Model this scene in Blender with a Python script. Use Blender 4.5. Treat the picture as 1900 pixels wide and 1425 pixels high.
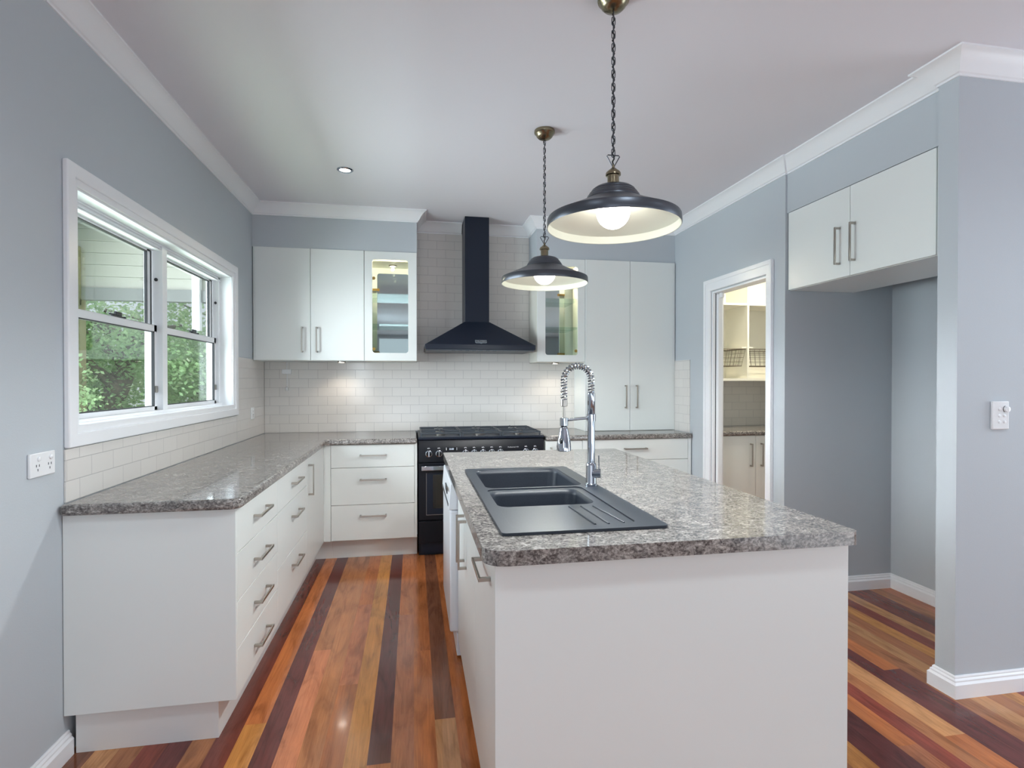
import bpy, bmesh, math, random
from math import pi, sin, cos, radians
from mathutils import Vector, Matrix

for o in list(bpy.data.objects): bpy.data.objects.remove(o)
SC = bpy.context.scene
COL = SC.collection

def lin(c):
    return tuple(((v/255)/12.92 if v/255 <= .04045 else ((v/255+.055)/1.055)**2.4) for v in c) + (1.0,)

# ------------------------------------------------------------------ camera
cam_data = bpy.data.cameras.new('camera'); cam = bpy.data.objects.new('camera', cam_data); COL.objects.link(cam)
cam_data.sensor_width = 36.0; cam_data.sensor_fit = 'HORIZONTAL'
cam_data.lens = 36.0*1011.47/1900
cam_data.shift_y = (715.1-712.5)/1900
cam_data.clip_start = .02; cam_data.clip_end = 200
cam.location = (0, 0, 1.3465)
cam.rotation_euler = (radians(90-.5035), 0, radians(-10.2516))
SC.camera = cam

# ------------------------------------------------------------------ world, sun, exposure
SC.view_settings.view_transform = 'Standard'; SC.view_settings.look = 'None'
SC.view_settings.gamma = 1.0; SC.view_settings.use_curve_mapping = False
SC.view_settings.exposure = 0.0
SC.cycles.use_denoising = True
SC.cycles.max_bounces = 10; SC.cycles.diffuse_bounces = 5; SC.cycles.transparent_max_bounces = 24
SC.cycles.sample_clamp_indirect = 6.0; SC.cycles.caustics_reflective = False; SC.cycles.caustics_refractive = False
world = bpy.data.worlds.new('world'); SC.world = world; world.use_nodes = True
wn = world.node_tree.nodes; wl = world.node_tree.links
bg = wn['Background']
sky = wn.new('ShaderNodeTexSky'); sky.sky_type = 'HOSEK_WILKIE'; sky.turbidity = 6.0; sky.ground_albedo = .4
sky.sun_direction = Vector((.35, .75, .9)).normalized()
mixw = wn.new('ShaderNodeMix'); mixw.data_type = 'RGBA'; mixw.inputs[0].default_value = .7
wl.new(sky.outputs[0], mixw.inputs[6]); mixw.inputs[7].default_value = (.86, .92, 1.0, 1)
wl.new(mixw.outputs[2], bg.inputs[0]); bg.inputs[1].default_value = 1.15

def lamp(name, kind, loc, power, color=(1, 1, 1), **kw):
    d = bpy.data.lights.new(name, kind); d.energy = power; d.color = color
    o = bpy.data.objects.new(name, d); COL.objects.link(o); o.location = loc
    for k, v in kw.items(): setattr(d, k, v)
    return o
def aim(o, t):
    o.rotation_euler = (Vector(t)-o.location).to_track_quat('-Z', 'Y').to_euler()
sun = lamp('sun', 'SUN', (0, 0, 8), 2.6, (1, .95, .86), angle=radians(3)); aim(sun, Vector((0, 0, 8))-Vector((.35, .75, .9)))
# added fill lights out of view at both sides, standing in for daylight
COOL = (.925, 1.0, 1.075); COOLER = (.875, 1.0, 1.09)
k7 = lamp('fill_right', 'AREA', (4.92, 1.25, 1.45), 36, COOLER, shape='RECTANGLE', size=1.2, size_y=1.9); aim(k7, (-1.2, 1.6, 1.45))  # added fill to brighten the left wall; no window stands here
k8 = lamp('fill_left', 'AREA', (-1.20, -2.2, 1.5), 66, COOLER, shape='RECTANGLE', size=2.6, size_y=1.3); aim(k8, (3, -1.6, 1.5))  # added fill for surfaces facing left; the wall is solid here
# added fill lights out of view, standing in for ground bounce and garden brightness
k4 = lamp('fill_low_rear', 'AREA', (1.3, -6.85, .35), 40, COOLER, shape='RECTANGLE', size=5.4, size_y=.6); aim(k4, (1.0, .5, 2.7))  # added low panel at the rear, aimed up to brighten the ceiling
k5 = lamp('fill_low_side', 'AREA', (4.85, -2.0, .35), 72, COOLER, shape='RECTANGLE', size=4.0, size_y=.6); aim(k5, (.6, .8, 2.7))  # added low panel at the right, also aimed at the ceiling
k3 = lamp('fill_below_sill', 'AREA', (-2.05, 3.1, .55), 25, COOL, shape='RECTANGLE', size=2.4, size_y=.9); aim(k3, (.6, 3.0, 2.72))  # added panel hidden below the sill, lifts the kitchen ceiling
k6 = lamp('fill_outside_window', 'AREA', (-3.7, 2.75, 1.5), 1020, COOL, shape='RECTANGLE', size=5.2, size_y=3.6); aim(k6, (2, 2.75, 1.5))  # added large panel outside, placed beyond the camera's view through the window
# recessed ceiling downlights of the living side, behind the camera
for x, y in ((-.45, .85), (.72, .82), (2.3, .75)):
    s = lamp('downlight_beam', 'SPOT', (x, y, 2.70), 29, (.86, 1.0, 1.08), spot_size=radians(150), spot_blend=.8, shadow_soft_size=.06)

# ------------------------------------------------------------------ materials
def mat(name, color=(.8, .8, .8, 1), rough=.5, metal=0.0, emit=None, estr=0, spec=None, coat=0, alpha=None):
    m = bpy.data.materials.new(name); m.use_nodes = True
    b = m.node_tree.nodes['Principled BSDF']
    b.inputs['Base Color'].default_value = color if len(color) == 4 else tuple(color)+(1,)
    b.inputs['Roughness'].default_value = rough; b.inputs['Metallic'].default_value = metal
    if spec is not None: b.inputs['Specular IOR Level'].default_value = spec
    if coat: b.inputs['Coat Weight'].default_value = coat; b.inputs['Coat Roughness'].default_value = .04
    if emit: b.inputs['Emission Color'].default_value = tuple(emit)+(1,); b.inputs['Emission Strength'].default_value = estr
    return m
class N:
    def __init__(s, m): s.t = m.node_tree; s.b = s.t.nodes['Principled BSDF']
    def new(s, typ, **kw):
        n = s.t.nodes.new(typ)
        for k, v in kw.items(): setattr(n, k, v)
        return n
    def link(s, a, b): s.t.links.new(a, b)
    def noise(s, vec, scale, detail=4, rough=.55, dist=0):
        n = s.new('ShaderNodeTexNoise'); n.inputs['Scale'].default_value = scale; n.inputs['Detail'].default_value = detail
        n.inputs['Roughness'].default_value = rough; n.inputs['Distortion'].default_value = dist
        if vec is not None: s.link(vec, n.inputs['Vector'])
        return n.outputs['Fac']
    def ramp(s, fac, stops):
        r = s.new('ShaderNodeValToRGB'); e = r.color_ramp.elements
        while len(e) < len(stops): e.new(.5)
        for i, (p, c) in enumerate(stops): e[i].position = p; e[i].color = c if len(c) == 4 else tuple(c)+(1,)
        s.link(fac, r.inputs[0]); return r.outputs[0]
    def mul(s, vec, v):
        n = s.new('ShaderNodeVectorMath', operation='MULTIPLY'); s.link(vec, n.inputs[0]); n.inputs[1].default_value = v; return n.outputs[0]
    def bump(s, h, strength, dist):
        n = s.new('ShaderNodeBump'); n.inputs['Strength'].default_value = strength; n.inputs['Distance'].default_value = dist
        s.link(h, n.inputs['Height']); s.link(n.outputs[0], s.b.inputs['Normal'])
    def pos(s): return s.new('ShaderNodeNewGeometry').outputs['Position']
    def mix(s, f, a, b, blend='MIX'):
        n = s.new('ShaderNodeMix', data_type='RGBA', blend_type=blend)
        for i, v in ((0, f), (6, a), (7, b)):
            if isinstance(v, (int, float, tuple)): n.inputs[i].default_value = v
            else: s.link(v, n.inputs[i])
        return n.outputs[2]

def paint(name, rgb, rough, bump=.08, scale=180):
    m = mat(name, lin(rgb), rough); n = N(m); n.bump(n.noise(n.pos(), scale, 2), bump, .002); return m
M = {}
M['wall'] = paint('wall_paint', (191, 198, 204), .6, .12)
M['ceil'] = paint('ceiling_paint', (230, 229, 235), .7, .08)
M['trim'] = paint('trim_gloss_paint', (244, 246, 249), .3, .03)
M['cab'] = paint('cabinet_white', (234, 238, 236), .28, .03, 260)
M['cab_in'] = paint('cabinet_inside', (240, 238, 228), .4, .03)
M['kick'] = paint('kickboard_white', (228, 228, 226), .35, .03)
M['plastic'] = mat('white_plastic', lin((238, 240, 242)), .25)
M['dark_slot'] = mat('dark_slot', lin((70, 72, 76)), .6)
M['nickel'] = mat('brushed_nickel', lin((178, 172, 164)), .28, 1.0)
M['chrome'] = mat('chrome', lin((178, 184, 193)), .07, 1.0)
M['brass'] = mat('antique_brass', lin((138, 128, 106)), .26, 1.0)
M['bronze'] = mat('dark_bronze', lin((84, 87, 94)), .36, .85)
M['lining'] = mat('shade_lining_enamel', lin((226, 228, 216)), .35)
M['bulb'] = mat('lit_bulb', (1, 1, 1, 1), .4, emit=(1, .97, .92), estr=7)
M['led'] = mat('lit_led', (1, 1, 1, 1), .4, emit=(1, .93, .82), estr=9)
M['black_steel'] = mat('black_enamel', lin((17, 26, 42)), .34, .0, spec=.35)
M['black_gloss'] = mat('black_glass_panel', lin((20, 22, 29)), .3, spec=.25)
M['iron'] = mat('cast_iron', lin((66, 72, 80)), .4, .3)
M['oven_glass'] = mat('oven_window_glass', lin((30, 27, 24)), .05, spec=1.0)
M['badge'] = mat('badge_silver', lin((150, 158, 166)), .35, .3)
M['white_mark'] = mat('white_print', lin((225, 228, 232)), .5)
M['display'] = mat('clock_digits', (0, 0, 0, 1), .4, emit=(.75, .85, 1), estr=1.4)
M['sink'] = mat('sink_composite', lin((52, 58, 67)), .42)
nn = N(M['sink']); nn.link(nn.ramp(nn.noise(nn.pos(), 900, 2), [(.35, lin((30, 37, 48))), (.62, lin((52, 59, 69)))]), nn.b.inputs['Base Color']); nn.bump(nn.noise(nn.pos(), 1400, 1), .1, .0004)
M['mirror'] = mat('mirror', lin((205, 212, 214)), .015, 1.0)
M['wire'] = mat('wire_basket_metal', lin((120, 112, 100)), .35, .9)
M['rubber'] = mat('black_rubber', lin((24, 26, 30)), .4)
M['hinge'] = mat('gold_hinge', lin((190, 150, 80)), .3, 1.0)
M['dw'] = mat('dishwasher_white', lin((232, 236, 243)), .25)
M['bark'] = mat('bark', lin((104, 96, 84)), .9); nn = N(M['bark']); nn.link(nn.ramp(nn.noise(nn.pos(), 14, 5), [(.3, lin((70, 64, 56))), (.7, lin((132, 122, 108)))]), nn.b.inputs['Base Color'])
M['grass'] = mat('lawn', lin((110, 140, 80)), .9); nn = N(M['grass']); nn.link(nn.ramp(nn.noise(nn.pos(), 6, 5), [(.3, lin((92, 124, 66))), (.7, lin((150, 176, 104)))]), nn.b.inputs['Base Color'])
M['soffit'] = mat('cream_boards', lin((176, 173, 164)), .6)
M['beam'] = mat('grey_beam_paint', lin((122, 122, 122)), .6)
M['post'] = mat('olive_post', lin((132, 126, 92)), .7)

def leafmat(name, a, b):
    m = mat(name, lin(a), .45); n = N(m)
    n.link(n.ramp(n.noise(n.pos(), 5, 3), [(.3, lin(a)), (.7, lin(b))]), n.b.inputs['Base Color'])
    tr = n.new('ShaderNodeBsdfTranslucent'); tr.inputs[0].default_value = lin(b)
    mx = n.new('ShaderNodeMixShader'); mx.inputs[0].default_value = .45
    out = n.t.nodes['Material Output']; n.link(n.b.outputs[0], mx.inputs[1]); n.link(tr.outputs[0], mx.inputs[2]); n.link(mx.outputs[0], out.inputs[0])
    return m
M['leaf1'] = leafmat('leaves_mid_green', (112, 150, 98), (170, 204, 150))
M['leaf2'] = leafmat('leaves_pale_green', (140, 178, 122), (190, 214, 168))
M['leaf3'] = leafmat('leaves_deep_green', (100, 136, 84), (158, 190, 128))

def glassmat(name, tint, refl_rough=.0, boost=1.0):
    m = bpy.data.materials.new(name); m.use_nodes = True; t = m.node_tree; t.nodes.clear()
    out = t.nodes.new('ShaderNodeOutputMaterial'); mx = t.nodes.new('ShaderNodeMixShader')
    tr = t.nodes.new('ShaderNodeBsdfTransparent'); tr.inputs[0].default_value = tint
    gl = t.nodes.new('ShaderNodeBsdfGlossy'); gl.inputs['Roughness'].default_value = refl_rough
    lw = t.nodes.new('ShaderNodeLayerWeight'); lw.inputs[0].default_value = .5
    pw = t.nodes.new('ShaderNodeMath'); pw.operation = 'POWER'; pw.inputs[1].default_value = 5
    ma = t.nodes.new('ShaderNodeMath'); ma.operation = 'MULTIPLY_ADD'; ma.inputs[1].default_value = .96*boost; ma.inputs[2].default_value = .04*boost; ma.use_clamp = True
    t.links.new(lw.outputs['Facing'], pw.inputs[0]); t.links.new(pw.outputs[0], ma.inputs[0]); t.links.new(ma.outputs[0], mx.inputs[0]); t.links.new(tr.outputs[0], mx.inputs[1]); t.links.new(gl.outputs[0], mx.inputs[2]); t.links.new(mx.outputs[0], out.inputs[0])
    return m
M['glass'] = glassmat('window_glass', (.95, .98, .97, 1), 0, 1.3)
M['cab_glass'] = glassmat('door_glass', (.95, .98, .97, 1))
M['shelf_glass'] = glassmat('shelf_glass', (.90, .97, .95, 1), 0, .4)

def tile_mat(name, axis, tone=(224, 221, 217)):
    m = mat(name, lin(tone), .1); n = N(m)
    sep = n.new('ShaderNodeSeparateXYZ'); n.link(n.pos(), sep.inputs[0])
    cmb = n.new('ShaderNodeCombineXYZ')
    add = n.new('ShaderNodeMath', operation='SUBTRACT'); add.inputs[1].default_value = .910
    n.link(sep.outputs[2], add.inputs[0]); n.link(add.outputs[0], cmb.inputs[1])
    off = n.new('ShaderNodeMath', operation='ADD'); off.inputs[1].default_value = 3.02
    n.link(sep.outputs[axis], off.inputs[0]); n.link(off.outputs[0], cmb.inputs[0])
    br = n.new('ShaderNodeTexBrick'); n.link(cmb.outputs[0], br.inputs['Vector'])
    br.inputs['Scale'].default_value = 1; br.inputs['Brick Width'].default_value = .1535; br.inputs['Row Height'].default_value = .0755
    br.inputs['Mortar Size'].default_value = .0014; br.inputs['Mortar Smooth'].default_value = .3
    br.inputs['Color1'].default_value = lin(tone); br.inputs['Color2'].default_value = lin(tuple(c-3 for c in tone)); br.inputs['Mortar'].default_value = lin((180, 177, 176))
    n.link(br.outputs['Color'], n.b.inputs['Base Color'])
    inv = n.new('ShaderNodeMath', operation='SUBTRACT'); inv.inputs[0].default_value = 1; n.link(br.outputs['Fac'], inv.inputs[1])
    n.bump(inv.outputs[0], .5, .0015)
    rr = n.new('ShaderNodeMapRange'); n.link(br.outputs['Fac'], rr.inputs[0]); rr.inputs[3].default_value = .1; rr.inputs[4].default_value = .6; n.link(rr.outputs[0], n.b.inputs['Roughness'])
    return m
M['tile_back'] = tile_mat('tiles_back', 0); M['tile_left'] = tile_mat('tiles_left', 1); M['tile_pantry'] = tile_mat('tiles_pantry', 0, (218, 214, 208))

def stone(name):
    m = mat(name, rough=.07); n = N(m); p = n.pos()
    v = n.mul(p, (.75, 1.0, 1.0))
    a = n.noise(v, 52, 7, .72, 1.1); b = n.noise(v, 165, 3, .62, .4); c = n.noise(v, 10, 4, .6, .6)
    base = n.ramp(a, [(.32, lin((34, 31, 33))), (.43, lin((84, 80, 80))), (.53, lin((142, 138, 135))), (.68, lin((214, 210, 205)))])
    fine = n.ramp(b, [(.36, lin((52, 46, 47))), (.5, lin((128, 123, 119))), (.64, lin((206, 202, 197)))])
    col = n.mix(.42, base, fine)
    big = n.ramp(c, [(.35, (.84, .83, .83, 1)), (.65, (1.12, 1.10, 1.08, 1))])
    col = n.mix(1.0, col, big, 'MULTIPLY')
    n.link(col, n.b.inputs['Base Color'])
    n.b.inputs['Specular IOR Level'].default_value = .6
    return m
M['stone'] = stone('speckled_stone_laminate')

def floor_mat():
    m = mat('timber_boards', rough=.15, spec=.4); n = N(m)
    at = n.new('ShaderNodeAttribute', attribute_name='board')
    v = n.mul(n.pos(), (1, .045, 1))
    off = n.new('ShaderNodeCombineXYZ'); sc = n.new('ShaderNodeMath', operation='MULTIPLY'); sc.inputs[1].default_value = 37.0
    n.link(at.outputs['Alpha'], sc.inputs[0]); n.link(sc.outputs[0], off.inputs[1]); n.link(sc.outputs[0], off.inputs[2])
    ad = n.new('ShaderNodeVectorMath', operation='ADD'); n.link(v, ad.inputs[0]); n.link(off.outputs[0], ad.inputs[1])
    g = n.noise(ad.outputs[0], 62, 6, .62, 1.6)
    v2 = n.mul(n.pos(), (1, .22, 1)); ad2 = n.new('ShaderNodeVectorMath', operation='ADD'); n.link(v2, ad2.inputs[0]); n.link(off.outputs[0], ad2.inputs[1])
    g2 = n.noise(ad2.outputs[0], 14, 4, .55, 1.2)
    f1 = n.ramp(g, [(.30, (.78, .72, .68, 1)), (.52, (1, 1, 1, 1)), (.7, (1.12, 1.11, 1.10, 1))])
    f2 = n.ramp(g2, [(.34, (.70, .66, .63, 1)), (.5, (1, 1, 1, 1)), (.7, (1.18, 1.16, 1.14, 1))])
    c = n.mix(1.0, n.mix(1.0, at.outputs['Color'], f1, 'MULTIPLY'), f2, 'MULTIPLY')
    n.link(c, n.b.inputs['Base Color'])
    n.b.inputs['Coat Weight'].default_value = .12; n.b.inputs['Coat Roughness'].default_value = .05
    n.bump(g, .05, .0006)
    return m
M['floor'] = floor_mat()

# ------------------------------------------------------------------ mesh tools
def fillet(pts, radii, seg=6):
    out = []; n = len(pts)
    for i, p in enumerate(pts):
        r = radii[i] if isinstance(radii, (list, tuple)) else radii
        p = Vector(p)
        if r <= 0: out.append(tuple(p)); continue
        a = (Vector(pts[i-1])-p).normalized(); b = (Vector(pts[(i+1) % n])-p).normalized()
        ang = a.angle(b); d = r/math.tan(ang/2); c = p+(a+b).normalized()*(r/sin(ang/2))
        s = p+a*d; e = p+b*d; a0 = math.atan2(*(s-c).yx); a1 = math.atan2(*(e-c).yx); da = (a1-a0+pi) % (2*pi)-pi
        for k in range(seg+1):
            t = a0+da*k/seg; out.append((c.x+r*cos(t), c.y+r*sin(t)))
    return out
def rrect(x0, x1, y0, y1, r, seg=6): return fillet([(x0, y0), (x1, y0), (x1, y1), (x0, y1)], r, seg)

WPOS = {}
class MB:
    def __init__(s): s.bm = bmesh.new()
    def box(s, x0, x1, y0, y1, z0, z1):
        if x1 < x0: x0, x1 = x1, x0
        if y1 < y0: y0, y1 = y1, y0
        if z1 < z0: z0, z1 = z1, z0
        v = [s.bm.verts.new(p) for p in ((x0, y0, z0), (x1, y0, z0), (x1, y1, z0), (x0, y1, z0), (x0, y0, z1), (x1, y0, z1), (x1, y1, z1), (x0, y1, z1))]
        for f in ((0, 3, 2, 1), (4, 5, 6, 7), (0, 1, 5, 4), (1, 2, 6, 5), (2, 3, 7, 6), (3, 0, 4, 7)): s.bm.faces.new([v[i] for i in f])
        return s
    @staticmethod
    def ax(axis, a, b, h): return {'z': (a, b, h), 'y': (a, h, b), 'x': (h, a, b)}[axis]
    def prism(s, pts, axis, h0, h1, holes=()):
        bm = bmesh.new(); es = []
        for loop in [pts]+list(holes):
            vs = [bm.verts.new(MB.ax(axis, p[0], p[1], h0)) for p in loop]
            es += [bm.edges.new((vs[i], vs[(i+1) % len(vs)])) for i in range(len(vs))]
        if holes: fs = [g for g in bmesh.ops.triangle_fill(bm, use_beauty=True, use_dissolve=False, edges=es)['geom'] if isinstance(g, bmesh.types.BMFace)]
        else: fs = [bm.faces.new(bm.verts[:])]
        r = bmesh.ops.extrude_face_region(bm, geom=fs); d = Vector(MB.ax(axis, 0, 0, h1-h0))
        bmesh.ops.translate(bm, vec=d, verts=[g for g in r['geom'] if isinstance(g, bmesh.types.BMVert)])
        bmesh.ops.recalc_face_normals(bm, faces=bm.faces[:]); s.merge(bm); return s
    def merge(s, bm):
        me = bpy.data.meshes.new('tmp'); bm.to_mesh(me); bm.free(); s.bm.from_mesh(me); bpy.data.meshes.remove(me)
    def loft(s, rings, closed=True, cap0=False, cap1=False):
        vr = [[s.bm.verts.new(p) for p in r] for r in rings]; n = len(vr[0])
        for a, b in zip(vr[:-1], vr[1:]):
            for i in range(n if closed else n-1):
                j = (i+1) % n
                s.bm.faces.new((a[i], a[j], b[j], b[i]))
        if cap0: s.bm.faces.new(vr[0][::-1])
        if cap1: s.bm.faces.new(vr[-1])
        return s
    def lathe(s, prof, c, seg=32, axis='z', cap0=False, cap1=False):
        rings = []
        for r, h in prof:
            ring = []
            for k in range(seg):
                t = 2*pi*k/seg; a, b = r*cos(t), r*sin(t)
                p = {'z': (a, b, h), 'y': (a, h, b), 'x': (h, a, b)}[axis]
                ring.append((c[0]+p[0], c[1]+p[1], c[2]+p[2]))
            rings.append(ring)
        s.loft(rings, True, cap0, cap1); return s
    def tube(s, path, r, seg=8, closed=False, caps=True):
        P = [Vector(p) for p in path]; n = len(P); rings = []
        T = []
        for i in range(n):
            if closed: t = P[(i+1) % n]-P[i-1]
            else: t = P[min(i+1, n-1)]-P[max(i-1, 0)]
            T.append(t.normalized())
        u = T[0].orthogonal().normalized()
        for i in range(n):
            u = (u-T[i]*u.dot(T[i])); u = u.normalized() if u.length > 1e-6 else T[i].orthogonal().normalized()
            w = T[i].cross(u); rr = r[i] if isinstance(r, (list, tuple)) else r
            rings.append([P[i]+(u*cos(2*pi*k/seg)+w*sin(2*pi*k/seg))*rr for k in range(seg)])
        if closed:
            # align the seam
            a, b = rings[-1], rings[0]
            best = min(range(seg), key=lambda k: (a[0]-b[k]).length)
            rings.append(b[best:]+b[:best])
        s.loft(rings, True, (caps and not closed), (caps and not closed)); return s
    def build(s, name, m, parent=None, bevel=0, bseg=2, smooth=True, ang=40, weld=True):
        if weld: bmesh.ops.remove_doubles(s.bm, verts=s.bm.verts[:], dist=1e-6)
        bmesh.ops.recalc_face_normals(s.bm, faces=s.bm.faces[:])
        xs = [v.co for v in s.bm.verts]
        c = Vector([(min(v[i] for v in xs)+max(v[i] for v in xs))/2 for i in range(3)])
        if parent is None: c.z = min(v.z for v in xs)
        for v in s.bm.verts: v.co -= c
        me = bpy.data.meshes.new(name); s.bm.to_mesh(me); s.bm.free()
        me.materials.append(M[m] if isinstance(m, str) else m)
        if smooth:
            for p in me.polygons: p.use_smooth = True
            me.set_sharp_from_angle(angle=radians(ang))
        o = bpy.data.objects.new(name, me); COL.objects.link(o)
        WPOS[o.name] = c
        if parent is not None: o.parent = parent; o.location = c-WPOS[parent.name]
        else: o.location = c
        if bevel:
            b = o.modifiers.new('bevel', 'BEVEL'); b.width = bevel; b.segments = bseg; b.limit_method = 'ANGLE'; b.angle_limit = radians(40); b.harden_normals = False
        return o
def tag(o, label=None, cat=None, group=None, kind=None):
    if label: o['label'] = label
    if cat: o['category'] = cat
    if group: o['group'] = group
    if kind: o['kind'] = kind
    return o
def thing(name, loc, label, cat, group=None):
    o = bpy.data.objects.new(name, None); COL.objects.link(o); o.location = loc; o.empty_display_size = .1
    WPOS[o.name] = Vector(loc); return tag(o, label, cat, group)
def struct(name, loc):
    o = bpy.data.objects.new(name, None); COL.objects.link(o); o.location = loc; WPOS[o.name] = Vector(loc); o['kind'] = 'structure'; return o
def text(name, body, size, loc, rot, m, parent, ext=.0003, spacing=1.0):
    c = bpy.data.curves.new(name, 'FONT'); c.body = body; c.size = size; c.align_x = 'CENTER'; c.align_y = 'CENTER'; c.extrude = ext; c.space_character = spacing
    c.materials.append(M[m]); o = bpy.data.objects.new(name, c); COL.objects.link(o)
    bpy.context.view_layer.update(); me = bpy.data.meshes.new_from_object(o.evaluated_get(bpy.context.evaluated_depsgraph_get())); bpy.data.objects.remove(o)
    o = bpy.data.objects.new(name, me); COL.objects.link(o); me.name = name
    if not me.materials: me.materials.append(M[m])
    o.parent = parent; o.location = Vector(loc)-WPOS[parent.name]; o.rotation_euler = rot; WPOS[o.name] = Vector(loc); return o
def sweep(path, prof, name, m, parent=None, closed=False):
    """mouldings: path in XY with the room on its right side; prof = (distance from wall, z)."""
    P = [Vector(p) for p in path]; n = len(P); rings = []
    for i in range(n):
        d0 = (P[i]-P[i-1]).normalized() if (i > 0 or closed) else None
        d1 = (P[(i+1) % n]-P[i]).normalized() if (i < n-1 or closed) else None
        if d0 is None: d0 = d1
        if d1 is None: d1 = d0
        n0 = Vector((d0.y, -d0.x)); n1 = Vector((d1.y, -d1.x))
        mm = (n0+n1).normalized(); k = 1/max(.2, mm.dot(n0))
        rings.append([(P[i].x+mm.x*k*o, P[i].y+mm.y*k*o, z) for o, z in prof])
    b = MB(); b.loft(rings, True, True, True)
    return b.build(name, m, parent, ang=25)

# ------------------------------------------------------------------ main dimensions
XL, XR, YB, ZC, BT, BB, KT = -1.2263, 2.2875, 4.835, 2.72, .910, .870, .153
def wall(name, boxes, m='wall'):
    b = MB()
    for x in boxes: b.box(*x)
    return tag(b.build(name, m, smooth=False), kind='structure')
# left wall with the window hole
WY0, WY1, WZ0, WZ1 = 2.262, 4.042, 1.150, 2.068
wall('wall_left', [(XL-.13, XL, -7.1, WY0, -.1, ZC), (XL-.13, XL, WY1, YB+.13, -.1, ZC), (XL-.13, XL, WY0, WY1, -.1, WZ0), (XL-.13, XL, WY0, WY1, WZ1, ZC)])
wall('wall_back', [(XL, 3.75, YB, YB+.13, -.1, ZC)])
DY0, DY1, DZ = 3.215, 3.900, 2.035
YRS = 3.0547
wall('wall_right', [(XR, XR+.09, YRS, DY0, 0, ZC), (XR, XR+.09, DY1, YB, 0, ZC), (XR, XR+.09, DY0, DY1, DZ, ZC), (XR+.09, 3.067+.09, YRS, YRS+.09, 0, ZC)])
XN, YN, YN2 = 2.2672, 1.9382, 2.0287
wall('wall_recess', [(3.067, 3.157, YN2, YRS, 0, ZC)])
wall('wall_near_right', [(XN, 5.0, YN, YN2, 0, ZC)])
wall('wall_pantry', [(3.66, 3.75, YRS+.09, YB, 0, ZC)])
wall('wall_far_right', [(5.0, 5.1, -7.1, YN2, 0, ZC)])
wall('wall_rear', [(XL, -1.0, -7.1, -7.0, 0, ZC), (3.6, 5.0, -7.1, -7.0, 0, ZC), (-1.0, 3.6, -7.1, -7.0, 2.6, ZC), (-1.0, 3.6, -7.1, -7.0, 0, .3)])
wall('wall_bulkhead_left', [(XL, .029, 4.517, YB, 2.3866, ZC)])
wall('wall_bulkhead_right', [(1.032, XR, 4.517, YB, 2.3866, ZC)])
wall('wall_bulkhead_recess', [(2.300, 2.78, YN2, YRS, 2.392, ZC)])
wall('ceiling', [(XL-.13, 5.1, -7.1, YB+.13, ZC, ZC+.12)], 'ceil')

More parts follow.
